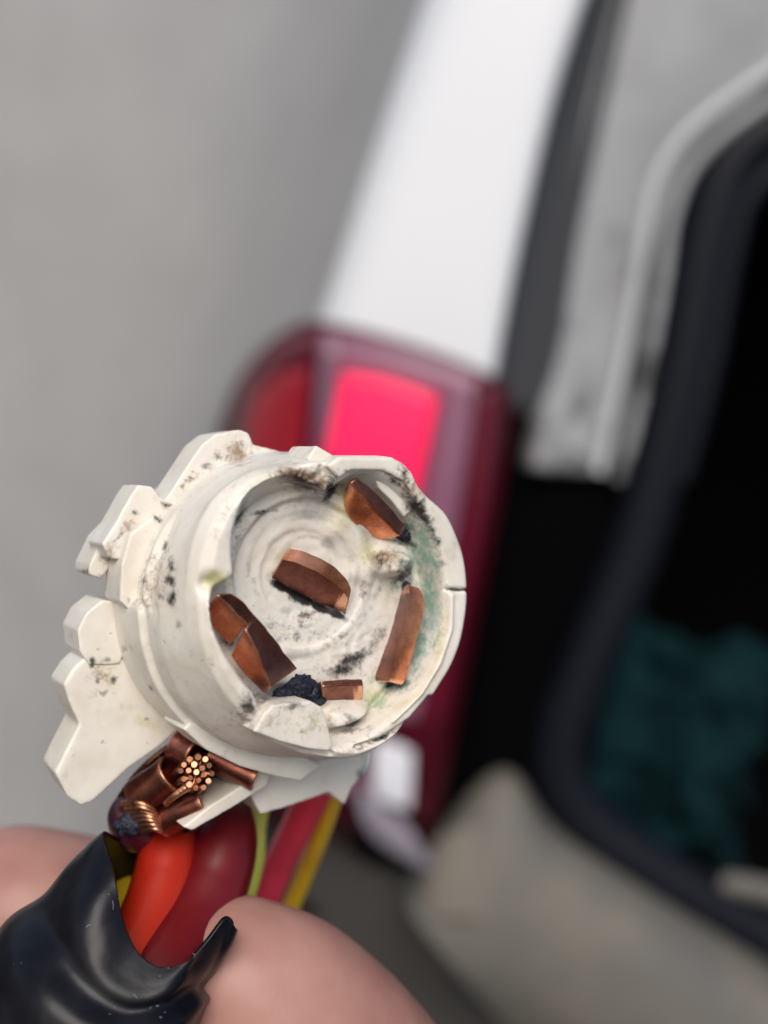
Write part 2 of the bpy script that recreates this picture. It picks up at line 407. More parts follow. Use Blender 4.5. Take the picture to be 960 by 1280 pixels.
# interior liner: an open box reaching into the car
def quad(name, pts, m, parent, t=None):
    o = mk(name, pts, [(0, 1, 2, 3)], m, parent, flat=True)
    if t: solid(o, t, 0)
    return o
X0, X1, Yn, Yf, Z0, Z1 = .02, 1.35, .665, 1.7, .62, 1.75
V = [Vector(p) for p in ((X0, Yn, Z0), (X1, Yn, Z0), (X1, Yf, Z0), (X0, Yf, Z0), (X0, Yn, Z1), (X1, Yn, Z1), (X1, Yf, Z1), (X0, Yf, Z1))]
o = mk('cargo_liner', V, [(0, 1, 2, 3), (4, 5, 6, 7), (0, 3, 7, 4), (1, 2, 6, 5), (2, 3, 7, 6)], M_LINER, car, flat=True); solid(o, .01, 1)
# bumper with rolled upper edge
rows = [[(520, 1080, .66), (570, 1010, .66), (632, 958, .66), (690, 1030, .66), (800, 1100, .66), (900, 1160, .66), (1010, 1225, .66), (1180, 1330, .66)],
        [(505, 1120, .615), (560, 1040, .615), (632, 985, .615), (692, 1052, .615), (800, 1122, .615), (900, 1184, .615), (1005, 1250, .615), (1170, 1352, .615)],
        [(520, 1150, .585), (570, 1120, .585), (640, 1110, .585), (710, 1150, .585), (800, 1190, .585), (890, 1240, .585), (990, 1300, .585), (1150, 1400, .585)],
        [(560, 1200, .58), (600, 1210, .58), (660, 1230, .58), (720, 1270, .58), (800, 1310, .58), (880, 1360, .58), (980, 1420, .58), (1140, 1500, .58)],
        [(640, 1290, .60), (680, 1310, .60), (730, 1340, .60), (780, 1370, .60), (840, 1420, .60), (900, 1470, .60), (990, 1530, .60), (1140, 1600, .60)]]
grid('bumper', G(rows), M_BUMP, car, 5, 5, thick=.003)
rows = [[(545, 1050, .606), (585, 1030, .604), (625, 1040, .606)], [(535, 1100, .590), (575, 1085, .588), (615, 1100, .590)], [(540, 1150, .580), (580, 1150, .577), (615, 1160, .580)]]
grid('tan_bracket', G(rows), M_TAN, car, 5, 5, thick=.003)
# lower dark valance and number-plate-side plastic under the lamp
rows = [[(300, 1050, .70), (450, 1040, .66), (560, 1100, .65), (700, 1300, .65)], [(280, 1200, .70), (430, 1180, .66), (540, 1220, .65), (640, 1400, .65)],
        [(250, 1420, .72), (400, 1400, .68), (500, 1420, .67), (600, 1520, .67)]]
grid('valance', G(rows), mat('dark_grey_plastic', (.045, .043, .040), .6, mott=(.07, .06, .055), mscale=15), car, 6, 6, thick=.003)
rows = [[(905, 1092, .640), (940, 1096, .638), (1000, 1110, .64)], [(900, 1106, .632), (940, 1112, .630), (1000, 1128, .632)], [(908, 1118, .636), (945, 1126, .634), (1000, 1142, .636)]]
grid('highlight_spot', G(rows), M_WHITEREFL, car, 4, 4, thick=.002).data.materials[0] = M_BUMP  # sheet added to paint a pale highlight spot above the bumper

def lamp(rows): return [[(x, y, Y - .016 + 1.1 * max(0, Y - .626)) for x, y, Y in r] for r in rows]
# --- tail light: part with sub-parts
Ltop = [(398, 402), (450, 412), (510, 430), (560, 448), (612, 470)]
tl_base = WY(500, 700, .62)
rows = [[(270, 540, .69), (300, 470, .665), (350, 418, .645), (400, 402, .626), (510, 428, .612), (612, 468, .606), (640, 500, .618)],
        [(262, 640, .69), (290, 620, .665), (335, 600, .645), (385, 590, .626), (490, 600, .610), (590, 620, .604), (622, 640, .616)],
        [(240, 800, .69), (268, 790, .665), (310, 780, .645), (350, 780, .626), (460, 790, .612), (560, 800, .606), (588, 810, .618)],
        [(210, 980, .69), (240, 980, .665), (280, 985, .645), (320, 990, .626), (420, 1000, .614), (515, 1015, .608), (545, 1030, .620)],
        [(210, 1010, .72), (240, 1015, .70), (280, 1025, .68), (320, 1035, .66), (420, 1050, .65), (515, 1065, .65), (545, 1070, .66)]]
tl = grid('tail_light', G(lamp(rows)), M_LENSD, car, 6, 6, thick=.002)
rows = [[(278, 535, .686), (305, 476, .661), (350, 428, .641), (398, 412, .622)], [(268, 640, .686), (294, 622, .661), (337, 602, .641), (378, 592, .622)],
        [(246, 800, .686), (272, 790, .661), (312, 782, .641), (345, 782, .622)], [(218, 970, .686), (245, 970, .661), (283, 975, .641), (316, 980, .622)]]
grid('side_lens', G(lamp(rows)), M_LENS, tl, 5, 5, thick=.0015)
rows = [[(318, 500, .652), (350, 470, .638), (385, 462, .623)], [(300, 590, .652), (336, 560, .638), (376, 552, .623)], [(290, 700, .652), (325, 690, .638), (360, 690, .623)]]
grid('side_reflector', G(lamp(rows)), M_SIDEREFL, tl, 5, 5, thick=.0015)
rows = [[(402, 414, .6185), (455, 424, .6125), (510, 438, .6075), (560, 456, .6045), (596, 472, .6025)],
        [(388, 600, .6185), (435, 602, .6125), (485, 606, .6065), (540, 616, .6025), (575, 625, .6005)],
        [(352, 790, .6185), (400, 792, .6125), (455, 796, .6085), (505, 800, .6045), (540, 805, .6025)],
        [(322, 985, .6185), (370, 990, .6125), (420, 996, .6095), (465, 1000, .6060), (498, 1006, .6040)]]
grid('rear_lens', G(lamp(rows)), M_LENSP, tl, 5, 5, thick=.0015)
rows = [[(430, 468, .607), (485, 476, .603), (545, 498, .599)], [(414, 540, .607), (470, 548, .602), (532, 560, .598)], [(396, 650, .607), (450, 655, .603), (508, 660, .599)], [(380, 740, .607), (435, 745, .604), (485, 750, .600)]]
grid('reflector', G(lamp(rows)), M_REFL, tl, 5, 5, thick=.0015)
rows = [[(412, 448, .609), (478, 458, .6055), (556, 484, .6015)], [(396, 540, .609), (465, 548, .605), (544, 562, .600)], [(380, 650, .609), (448, 655, .605), (520, 662, .601)], [(364, 742, .609), (432, 748, .606), (496, 754, .602)]]
grid('reflector_bezel', G(lamp(rows)), mat('maroon_bezel', (.30, .03, .085), .35), tl, 5, 5, thick=.0015)
rows = [[(402, 420, .610), (412, 422, .6085), (424, 426, .608)], [(386, 600, .610), (398, 601, .6085), (408, 603, .608)], [(352, 790, .610), (362, 791, .609), (372, 793, .609)], [(322, 985, .610), (334, 987, .6095), (344, 990, .609)]]
grid('lens_strip', G(lamp(rows)), mat('pale_lens_edge', (.20, .10, .145), .3, coat=.2), tl, 5, 5, thick=.0015)
rows = [[(602, 482, .6045), (612, 486, .602), (622, 496, .605)], [(580, 640, .602), (592, 640, .600), (604, 644, .603)], [(545, 815, .604), (557, 815, .602), (570, 818, .605)], [(505, 1010, .606), (516, 1012, .604), (528, 1018, .607)]]
grid('lens_rib', G(lamp(rows)), M_LENS, tl, 4, 6, thick=.0015)
rows = [[(470, 925, .603), (495, 930, .600), (516, 940, .602)], [(466, 965, .602), (490, 972, .599), (514, 985, .601)], [(470, 1000, .603), (492, 1006, .600), (512, 1012, .602)]]
grid('white_reflection', G(lamp(rows)), M_WHITEREFL, tl, 5, 5, thick=.0015)  # sheet added to paint the white reflection low on the lamp
rows = [[(448, 985, .601), (475, 1005, .599), (508, 1030, .600)], [(452, 1020, .600), (488, 1042, .598), (528, 1062, .599)], [(470, 1050, .602), (505, 1072, .600), (545, 1090, .602)]]
grid('lower_lens', G(lamp(rows)), M_LILAC, tl, 5, 5, thick=.0015)

# --- teal cloth lying inside the boot, crumpled
V, Fc = [], []; n1 = 46
c0 = WY(815, 905, 1.02)
for j in range(n1):
    for i in range(n1):
        u, v = i / (n1 - 1) - .5, j / (n1 - 1) - .5
        r_ = 1 + .25 * noise.noise(Vector((u * 3, v * 3, 1)))
        p = c0 + Vector((u * .22 * r_, -.02 + .10 * v, v * .19 * r_)) + Vector((0, -.035 * noise.noise(Vector((u * 5, v * 6, 4))) - .02 * noise.noise(Vector((u * 13, v * 11, 2))), .02 * noise.noise(Vector((u * 6, v * 6, 8)))))
        V.append(p)
for j in range(n1 - 1):
    for i in range(n1 - 1):
        a = j * n1 + i; Fc.append((a, a + 1, a + n1 + 1, a + n1))
cl = mk('cloth', V, Fc, M_CLOTH); solid(cl, .003, 0)
tag(cl, 'crumpled dark teal cloth lying in the black boot of the car', 'cloth')

# ================================================================== the socket
sock = root('bulb_socket', L2W((0, 0, -10)), 'broken white plastic bulb socket with melted floor and copper contacts, held up in front', 'bulb socket')

def polar(ctrl, h, N=360):
    "radius over angle of a traced outline at height h"
    P = [LOC(x, y, h) for x, y in ctrl]
    a = np.array([math.atan2(p[1], p[0]) for p in P]); r = np.array([math.hypot(p[0], p[1]) for p in P])
    i = np.argsort(a); a, r = a[i], r[i]
    aa = np.concatenate([a - 2 * math.pi, a, a + 2 * math.pi]); r3 = np.concatenate([r, r, r])
    q = np.linspace(-math.pi, math.pi, N, endpoint=False)
    rr = np.interp(q, aa, r3)
    k = np.array([1, 2, 3, 2, 1.]) / 9
    rr = np.convolve(np.concatenate([rr[-2:], rr, rr[:2]]), k, 'valid')
    return q, rr
N = 360
RIM_OUT = [(372, 582), (397, 577), (412, 577), (425, 571), (460, 569), (491, 571), (508, 580), (517, 592), (521, 606), (540, 624), (559, 642), (570, 661), (581, 691), (586, 736), (583, 774), (574, 815), (555, 852),
           (525, 893), (480, 933), (447, 950), (410, 952), (380, 944), (335, 925), (300, 895), (272, 860), (255, 820), (246, 770), (246, 720), (256, 670), (275, 630), (305, 600), (340, 585)]
RIM_IN = [(352, 588), (375, 600), (400, 608), (415, 616), (424, 606), (445, 592), (470, 592), (495, 605), (520, 632), (540, 665), (552, 700), (558, 740), (557, 785), (545, 825), (522, 865), (485, 902), (455, 924), (430, 934),
          (400, 935), (365, 925), (336, 900), (320, 868), (296, 836), (276, 802), (262, 765), (272, 735), (296, 720), (292, 680), (300, 642), (311, 618), (330, 600)]  # mouth
q, ro = polar(RIM_OUT, 0); _, ri = polar(RIM_IN, 0)
ri = np.minimum(ri, ro - 1.0)
wedge = lambda c, wd: np.exp(-(((q - c + math.pi) % (2 * math.pi) - math.pi) / wd) ** 2)
loops = []       # (radius array, height array)
c_ = lambda x: np.full(N, float(x))
FLOOR = -3.9
loops.append((c_(3), c_(FLOOR))); loops.append((c_(7), c_(FLOOR))); loops.append((np.minimum(11.2, ri + .2), c_(FLOOR)))
loops.append((ri * .5 + np.minimum(11.2, ri + .2) * .5, c_(-2.1)))
loops.append((ri - .02, c_(-.55))); loops.append((np.minimum(ri + .28, ro - .8), c_(-.12)))
wl = sstep(-.15, .55, -np.cos(q - .25))        # the shoulder is round on the far left, crisp on the right
loops.append((ro - .32 - 1.0 * wl, -.0 - .05 * wl)); loops.append((ro - .45 * wl, -.45 - .35 * wl)); loops.append((ro + .08 * wl, -1.3 - .7 * wl))
loops.append((ro * .35 + .65 * 13.9, c_(-4.0)))
def pang(x, y, h):
    p = LOC(x, y, h); return math.atan2(p[1], p[0])
a_hi, a_lo = pang(172, 742, -10), pang(452, 940, -10)
tt = (q - a_hi) % (2 * math.pi); span = (a_lo - a_hi) % (2 * math.pi)
FLG = sstep(0, .10, tt) * (1 - sstep(span, span + .15, tt)) * (tt < math.pi * 1.6)      # 1 where the wide flange is left
dn = lambda a0, wd: np.exp(-(((q - a0 + math.pi) % (2 * math.pi) - math.pi) / wd) ** 4)
GRV = dn(pang(200, 705, -8), .28)
U = 1 - .17 * FLG
loops.append((c_(14.05), -6.8 * U))
loops.append((14.12 - .45 * GRV, -7.4 * U)); loops.append((14.15 - .45 * GRV, -8.6 * U)); loops.append((14.2 + .25 * GRV, -9.2 * U)); loops.append((14.2 + .05 * FLG, -10.1 * U))
loops.append((14.25 + .65 * FLG, -10.5 * U)); loops.append((14.3 + .85 * FLG, c_(-15.2)))
loops.append((c_(13.6), c_(-15.9))); loops.append((c_(13.3), c_(-24)))
loops.append((c_(5), c_(-24.2)))
V = [(0, 0, FLOOR)]; Fc = []
for r_, h_ in loops:
    V += [(r_[i] * math.cos(q[i]), r_[i] * math.sin(q[i]), h_[i]) for i in range(N)]
V.append((0, 0, -24.2)); last = len(V) - 1
for i in range(N):
    j = (i + 1) % N
    Fc.append((0, 1 + i, 1 + j))
    for k in range(len(loops) - 1):
        a = 1 + k * N; Fc.append((a + i, a + N + i, a + N + j, a + j))
    a = 1 + (len(loops) - 1) * N; Fc.append((a + i, last, a + j))

CX, CY, _ = LOC(378, 718, FLOOR)
def segd(P, poly):
    "distance in px from points P to an open polyline"
    d = np.full(len(P), 1e9)
    for (x0, y0), (x1, y1) in zip(poly[:-1], poly[1:]):
        a = np.array([x0, y0], float); b = np.array([x1, y1], float); ab = b - a
        t = np.clip(((P - a) @ ab) / (ab @ ab), 0, 1)
        d = np.minimum(d, np.linalg.norm(P - (a + t[:, None] * ab), axis=1))
    return d
# stains and painted shade marks: (x, y, rx, ry, angle deg, strength)
ST = {'soot_shade': [(365, 596, 16, 6, 12, .55), (392, 603, 18, 7, 20, .7), (412, 612, 6, 15, 10, 1.2), (500, 606, 24, 5, 35, .8), (521, 636, 8, 22, -38, 1.15), (544, 675, 5, 26, -20, .7), (505, 660, 10, 8, 0, .7),
               (508, 678, 16, 6, 20, .8), (505, 720, 10, 12, 0, .9), (478, 702, 10, 14, 0, .45), (497, 850, 14, 9, 0, .9), (445, 822, 22, 8, -25, .85), (425, 838, 18, 8, -10, .8), (470, 800, 8, 22, 25, .5),
               (455, 735, 6, 18, 20, .5), (470, 745, 6, 20, 25, .45), (352, 733, 12, 5, 24, 2.0), (376, 746, 16, 6, 26, 2.2), (400, 759, 12, 4, 28, 2.0), (418, 766, 12, 4, 28, 2.0), (378, 738, 34, 11, 26, .6), (378, 601, 30, 7, 16, .85), (385, 768, 9, 5, 0, .65), (310, 884, 10, 16, 10, .85), (323, 872, 14, 8, 20, .5), (365, 882, 26, 6, -5, .45), (440, 905, 12, 12, 0, .5),  # strong marks below the middle contact paint its shadow
               (455, 912, 10, 10, 0, .35), (470, 926, 24, 2.5, -28, .9), (520, 895, 20, 2.5, -42, .9), (213, 708, 5, 11, 0, .9), (213, 725, 5, 7, 0, .95), (214, 748, 6, 8, 0, .95), (206, 688, 4, 12, 10, .5), (197, 648, 8, 5, 30, .6), (168, 641, 4, 3, 0, .8), (181, 725, 4, 4, 0, .8),  # thin streaks paint the shadow line of the crescent slot
               (200, 745, 4, 4, 0, .5), (274, 570, 8, 6, 0, .7), (258, 582, 6, 4, 0, .6), (235, 600, 16, 4, -40, .45), (150, 670, 10, 3, -45, .7), (115, 827, 4, 6, 0, .85), (135, 824, 4, 5, 0, .8), (122, 852, 4, 6, 0, .7), (143, 850, 4, 6, 0, .8), (129, 866, 5, 4, 0, .8), (108, 714, 8, 3, 0, .6),
               (190, 860, 6, 5, 0, .5), (160, 810, 8, 6, 0, .4), (184, 899, 4, 3, 0, .6), (570, 737, 14, 1.6, 2, 1.3), (300, 645, 5, 20, 25, .7), (297, 672, 4, 18, 5, .5), (330, 640, 30, 3, -10, .5), (285, 800, 10, 8, 30, .6),  # marks along the left inner wall paint the shade of the recess
               (240, 815, 5, 8, 0, .35), (265, 830, 6, 8, 0, .4), (245, 760, 5, 5, 0, .3), (225, 780, 5, 5, 0, .4), (455, 975, 8, 12, 0, .8), (440, 590, 26, 3, 10, .3), (510, 600, 8, 20, -30, .5), (375, 720, 40, 40, 0, .12), (380, 790, 60, 16, 10, .3)],
      'brown': [(297, 566, 18, 16, 30, .75), (380, 600, 34, 12, 15, 1.25), (190, 725, 16, 40, 5, .45), (178, 755, 20, 10, 10, .5), (515, 612, 10, 26, -35, .7), (505, 590, 10, 8, 0, .5), (485, 700, 20, 16, 0, .75), (385, 770, 14, 8, 0, .6), (230, 605, 24, 6, -40, .4), (140, 690, 10, 16, 30, .55),
                (157, 660, 16, 6, -45, .55), (125, 720, 12, 5, 0, .5), (440, 835, 40, 14, 0, .35), (283, 640, 12, 40, 20, .28), (280, 700, 10, 40, 0, .28), (125, 850, 20, 22, 0, .35), (300, 905, 30, 12, 25, .3), (455, 930, 60, 8, -20, .4), (340, 560, 40, 8, 10, .35), (370, 905, 45, 14, 5, .35), (430, 900, 24, 24, 0, .3), (470, 640, 30, 20, 40, .2)],
      'green': [(528, 690, 20, 40, -12, .70), (535, 752, 16, 50, 0, .72), (522, 810, 10, 26, 12, .8), (514, 656, 12, 9, 0, .8), (505, 700, 14, 10, 0, .5), (470, 880, 12, 12, 0, .6), (500, 855, 22, 10, -20, .6), (458, 965, 8, 20, 0, .5), (478, 850, 14, 8, 0, .5), (495, 730, 8, 18, 0, .4)],
      'yellow': [(268, 724, 16, 13, -20, 1.0), (428, 632, 14, 26, 0, .75), (424, 652, 22, 14, 0, .5), (462, 690, 26, 20, 0, .5), (353, 695, 14, 10, -20, .6), (468, 872, 16, 18, 0, .8), (550, 800, 8, 60, 12, .5), (505, 880, 40, 6, -35, .5), (185, 905, 20, 8, 20, .6), (140, 840, 20, 30, 0, .3), (350, 600, 50, 20, 15, .3), (485, 742, 10, 26, 10, .35), (395, 905, 25, 20, 0, .3)]}
def stain_attrs(me, wv, cap=None):
    P = pix(wv)
    v = ((wv - aO) @ np.stack([aE1, aE2, aA], 1)) * 1000
    rd = np.hypot(v[:, 0] - CX, v[:, 1] - CY); an = np.arctan2(v[:, 1] - CY, v[:, 0] - CX)
    pol = np.stack([rd * 1.6 + an * .5, an * 1.3, rd * 0], 1)
    infl = ((v[:, 2] > -6.5) & (v[:, 2] < -2.2) & (np.hypot(v[:, 0], v[:, 1]) < 11.6))
    gr = np.clip(fbm(pol, 4) * 1.1 + .12, 0, 1) * infl * .95 + infl * .5 * np.exp(-((rd - 6.9) / .22) ** 2)
    gr = gr + .42 * np.clip(fbm(v * .7 + 3, 4) - .12, 0, 1) * 2.2
    for x, y, rx, ry, a_, k in [a for a in ST['soot_shade']]:
        c, n_ = math.cos(math.radians(a_)), math.sin(math.radians(a_)); d = P - np.array([x, y])
        gr = np.maximum(gr, .8 * k * np.exp(-(((d[:, 0] * c + d[:, 1] * n_) / (rx * 1.3)) ** 2 + ((-d[:, 0] * n_ + d[:, 1] * c) / (ry * 1.3)) ** 2)))  # soft halo, also round the painted shade marks
    at = me.attributes.new('grime', 'FLOAT', 'POINT'); at.data.foreach_set('value', gr.astype(np.float32))
    for nm, L in ST.items():
        s = np.zeros(len(P))
        for x, y, rx, ry, an, k in L:
            c, n_ = math.cos(math.radians(an)), math.sin(math.radians(an)); d = P - np.array([x, y])
            u = (d[:, 0] * c + d[:, 1] * n_) / rx; v = (-d[:, 0] * n_ + d[:, 1] * c) / ry
            s = np.maximum(s, k * np.exp(-(u * u + v * v) * .8))
        at = me.attributes.new(nm, 'FLOAT', 'POINT'); at.data.foreach_set('value', s.astype(np.float32))
def finish_plastic(name, me, parent, post=None):
    v = getv(me); nrm = getn(me)
    if post is not None: v = post(v, nrm)
    # worn, slightly uneven moulding
    v = v + nrm * (fbm(v * .35, 2)[:, None] * .07 + fbm(v * 2.2 + 5, 3)[:, None] * .012)
    wv = toworld(v)
    stain_attrs(me, wv)
    L = Vector((0, 0, 0)); p = parent
    while p is not None: L = L + p.location; p = p.parent
    setv(me, wv - np.array(L)); me.name = name
    me.materials.clear(); me.materials.append(M_PL); smooth(me)
    o = D.objects.new(name, me); COL.objects.link(o); o.parent = parent
    return o
def body_post(v, nrm):
    r = np.hypot(v[:, 0], v[:, 1]); h = v[:, 2].copy()
    inside = (r < 11.6) & (h > -5.5) & (nrm[:, 2] > .25) & (h < -2.5)
    rd = np.hypot(v[:, 0] - CX, v[:, 1] - CY); an = np.arctan2(v[:, 1] - CY, v[:, 0] - CX)
    n2 = fbm(np.stack([v[:, 0] * .8, v[:, 1] * .8, 0 * h], 1) + 3, 4)
    n3 = fbm(np.stack([v[:, 0] * 2.6, v[:, 1] * 2.6, 0 * h + 9], 1), 3)
    sw = np.sin(rd * 4.2 + an * 1.0 + n2 * 2.2)       # swirled, melted grooves
    dz = .5 * sstep(6.5, 7.0, rd) - .08
    dz += np.where(rd < 6.6, .028 * sw * sstep(1.2, 3, rd), 0)
    dz += -.16 * sstep(4.3, 3.8, rd) + .06 * n2 + .03 * n3
    P = pix(toworld(np.stack([v[:, 0], v[:, 1], np.full(len(v), FLOOR)], 1)))
    def blob(x, y, rx, ry, ang=0):
        c, s = math.cos(math.radians(ang)), math.sin(math.radians(ang)); d = P - np.array([x, y])
        return np.exp(-(((d[:, 0] * c + d[:, 1] * s) / rx) ** 4 + ((-d[:, 0] * s + d[:, 1] * c) / ry) ** 4))
    dz += 2.3 * blob(479, 704, 17, 15, 10) + .5 * blob(462, 705, 26, 24, 10) + .8 * blob(440, 650, 26, 34, 30) + 1.0 * blob(498, 690, 26, 12, 20)
    dz += -.5 * blob(372, 735, 34, 7, 24) - .6 * blob(360, 868, 40, 12, 0) - .6 * blob(384, 742, 34, 8, 26)
    dz += .25 * blob(440, 808, 36, 22, -30) * fbm(np.stack([v[:, 0] * 1.4, v[:, 1] * 1.4, 0 * h], 1), 5)
    dz += 2.4 * blob(425, 905, 34, 30, 0)
    v[:, 2] = np.where(inside, h + dz * sstep(11.4, 10.4, r), h)
    # rim details seen from the front
    P = pix(toworld(v)); top = (v[:, 2] > -2.0)
    ch = np.exp(-(segd(P, [(557, 736), (590, 738)]) / 1.8) ** 2) * .45             # crack
    ch += np.exp(-(segd(P, [(446, 934), (480, 924), (515, 900), (538, 872)]) / 2.8) ** 2) * .8      # crescent slot
    ch += np.exp(-(segd(P, [(320, 905), (345, 924), (380, 938), (415, 941)]) / 3.0) ** 2) * .7
    ch += np.exp(-(segd(P, [(403, 583), (412, 600), (416, 618)]) / 3.0) ** 2) * .5
    ch -= np.exp(-(segd(P, [(563, 745), (562, 785), (548, 828), (525, 866), (490, 900)]) / 3.5) ** 2) * .35   # bead inside the rim
    ch += np.exp(-((P[:, 0] - 262) ** 2 / 200 + (P[:, 1] - 730) ** 2 / 160)) * .9        # notch beside the left contact
    v[:, 2] -= np.where(top, ch, 0) * sstep(-2.0, -1.0, v[:, 2])
    # chipped, melted upper edge between the lugs
    chip = np.exp(-((P[:, 0] - 380) ** 2 / 900 + (P[:, 1] - 597) ** 2 / 160)) * (.7 + .6 * n3)
    v[:, 2] -= np.where(top, chip, 0)
    # shallow step on the outer wall
    return v
me = remesh(V, Fc, .15, 4)
body = finish_plastic('socket_body', me, sock, body_post)

def lug(poly, h0, h1, name='locking_lug', s=1.0, vox=.16, extra=None, shift=(0, 0), it=5):
    V, Fc = prism_raw(poly, h0, h1, s, shift)
    if extra:
        for e in extra:
            V2, F2 = prism_raw(*e); b = len(V); V += V2; Fc += [tuple(i + b for i in f) for f in F2]
    return finish_plastic(name, remesh(V, Fc, vox, it), sock)
# upper lug with its beak (top left)
lug([(205, 628), (228, 592), (252, 556), (270, 542), (300, 537), (311, 541), (317, 556), (345, 562), (385, 574), (380, 600), (300, 600), (240, 640)], -11.0, -15.5)
# small tooth and raised shoulder at the top right
lug([(384, 573), (396, 556), (416, 568), (424, 584), (400, 592)], -2.0, -7.0, 'tooth')
lug([(409, 582), (425, 571), (491, 571), (515, 590), (522, 606), (534, 622), (524, 630), (504, 600), (480, 588), (440, 588), (424, 598)], .45, -9.0, 'rim_shoulder')
# lug on the left with a stepped face
lug([(206, 628), (190, 608), (173, 606), (162, 622), (144, 655), (128, 680), (136, 698), (152, 700), (180, 664), (215, 650)], -12.4, -17.0,
    extra=[([(146, 655), (128, 672), (112, 706), (111, 718), (126, 724), (140, 706), (160, 690), (185, 665)], -15.0, -20.0)])
lug([(128, 750), (108, 766), (97, 788), (100, 815), (112, 832), (150, 830), (165, 790), (150, 752)], -15.0, -20.5, 'stop_block')
lug([(152, 706), (163, 668), (196, 642), (207, 668), (203, 715), (196, 752), (176, 778), (150, 752)], -11.2, -16, 'side_boss', it=8)
# big terminal cover fin, lower left
lug([(106, 822), (92, 835), (79, 856), (88, 882), (99, 906), (84, 936), (69, 967), (84, 996), (101, 1008), (116, 1003), (160, 962), (200, 934), (224, 912), (215, 870), (170, 830), (140, 815)], -15.2, -20.5, 'terminal_cover', .98, it=22)
# thickened lower segment of the flange
lug([(229, 912), (238, 903), (262, 908), (306, 926), (380, 946), (404, 956), (377, 977), (345, 971), (300, 958), (258, 938)], -8.2, -13.5, 'flange_segment', it=2)
lug([(318, 966), (345, 960), (400, 950), (463, 940), (461, 955), (455, 968), (440, 985), (431, 1006), (411, 990), (385, 1000), (350, 1012), (326, 1018), (314, 996)], -13.5, -19, 'lower_block', it=2)
lug([(322, 962), (338, 968), (334, 982), (300, 1004), (262, 1026), (240, 1038), (230, 1034), (262, 1008), (300, 984)], -11.5, -17, 'channel_wall', it=3)
# raised tab at the mouth's lower edge
lug([(318, 914), (330, 893), (342, 881), (388, 877), (402, 884), (410, 905), (416, 932), (411, 939), (385, 936), (350, 927)], .55, -5.5, 'raised_tab', 1.0, .13, it=5)
# white flake behind the upper contact
lug([(470, 600), (486, 600), (500, 616), (512, 640), (506, 646), (490, 626), (474, 610)], -1.1, -5, 'plastic_flake', 1, .13, it=3)

# --- copper contacts
def SG(rows): return [[S(*p) for p in r] for r in rows]
M_CUD = copper_mat('dark_patina_copper', (.27, .095, .062), (.19, .062, .044), (.08, .033, .028), .13)
def contact(rows, th=.00045, dark=0, m=None, name='copper_contact', label=None):
    R = SG(rows)
    R = [[Vector(p) for p in cr([tuple(x) for x in r], 5)] for r in R]
    nI, nJ = len(R[0]), len(R)
    V = [p + A * .00001 for r in R for p in r]
    for j in range(nJ):
        for i in range(nI):
            p = V[j * nI + i]; V[j * nI + i] = p + Vector((noise.noise(p * 900), noise.noise(p * 900 + Vector((5, 1, 2))), noise.noise(p * 900 + Vector((1, 7, 3))))) * .00009
    Fc = [(j * nI + i, j * nI + i + 1, (j + 1) * nI + i + 1, (j + 1) * nI + i) for j in range(nJ - 1) for i in range(nI - 1)]
    o = mk(name, V, Fc, m or M_CU, sock, 40)
    o.data.materials.append(M_CUD)
    for k, f in enumerate(o.data.polygons):
        if dark == 2 or (k // (nI - 1)) < (nJ - 1) / 2 and dark == 0 or (k // (nI - 1)) >= (nJ - 1) / 2 and dark == 1: f.material_index = 1
    # make sure the sheet faces the camera, then thicken away from it
    me_ = o.data
    nsum = Vector((0, 0, 0))
    for f in me_.polygons: nsum += f.normal * f.area
    if nsum.dot(CAM - O0) < 0: me_.flip_normals()
    solid(o, th, -1); bevel(o, .00016, 3, 25)
    if label: o['label'] = label
    return o
# rows: far top edge, ridge, foot
contact([[(447, 597, -.9), (464, 611, -.9), (484, 630, -.9), (508, 657, -.9)], [(437, 603, -.9), (453, 620, -.9), (472, 641, -.9), (500, 671, -1.0)],
         [(430, 613, -2.4), (432, 640, -2.9), (452, 664, -3.2), (482, 676, -3.4)]], label='bent copper contact at the top right of the socket')
contact([[(362, 686, -1.6), (380, 690, -1.4), (405, 701, -1.3), (426, 716, -1.5), (438, 733, -1.9), (438, 742, -2.0)], [(353, 700, -1.9), (369, 703, -1.5), (390, 712, -1.4), (412, 725, -1.6), (429, 740, -1.9), (436, 750, -2.1)],
         [(340, 722, -4.0), (355, 731, -4.0), (376, 742, -4.0), (401, 755, -4.0), (419, 761, -4.0), (431, 768, -4.0)]], dark=1, label='roof-shaped copper contact in the middle of the socket')
contact([[(524, 735, -1.5), (529, 748, -1.3), (528, 770, -1.2), (519, 806, -1.2), (506, 850, -1.5), (500, 856, -1.6)], [(510, 731, -1.4), (511, 746, -1.1), (508, 770, -1.0), (498, 808, -1.0), (488, 844, -1.2), (486, 853, -1.5)],
         [(502, 735, -3.8), (497, 752, -3.9), (488, 784, -3.9), (477, 815, -3.9), (467, 842, -3.9), (467, 851, -3.9)]], dark=1, label='long upright copper contact at the right of the socket')
contact([[(288, 741, -.7), (303, 751, -.7), (324, 776, -.7)], [(272, 744, .1), (290, 761, .1), (309, 781, .1)], [(259, 759, -1.6), (267, 785, -1.8), (287, 807, -2.0)]], label='upper half of the notched copper contact')
contact([[(318, 768, -.7), (343, 798, -.7), (372, 836, -.9)], [(306, 786, .3), (322, 815, .4), (338, 860, .2)], [(288, 820, -1.6), (306, 844, -1.6), (331, 867, -1.8)]], label='lower half of the notched copper contact')
contact([[(403, 850, -2.2), (428, 849, -2.0), (453, 848, -2.0)], [(401, 858, -1.6), (428, 856, -1.4), (455, 856, -1.4)], [(403, 879, -3.4), (430, 881, -3.4), (453, 879, -3.4)]], dark=2, label='short stubby copper contact near the tab')
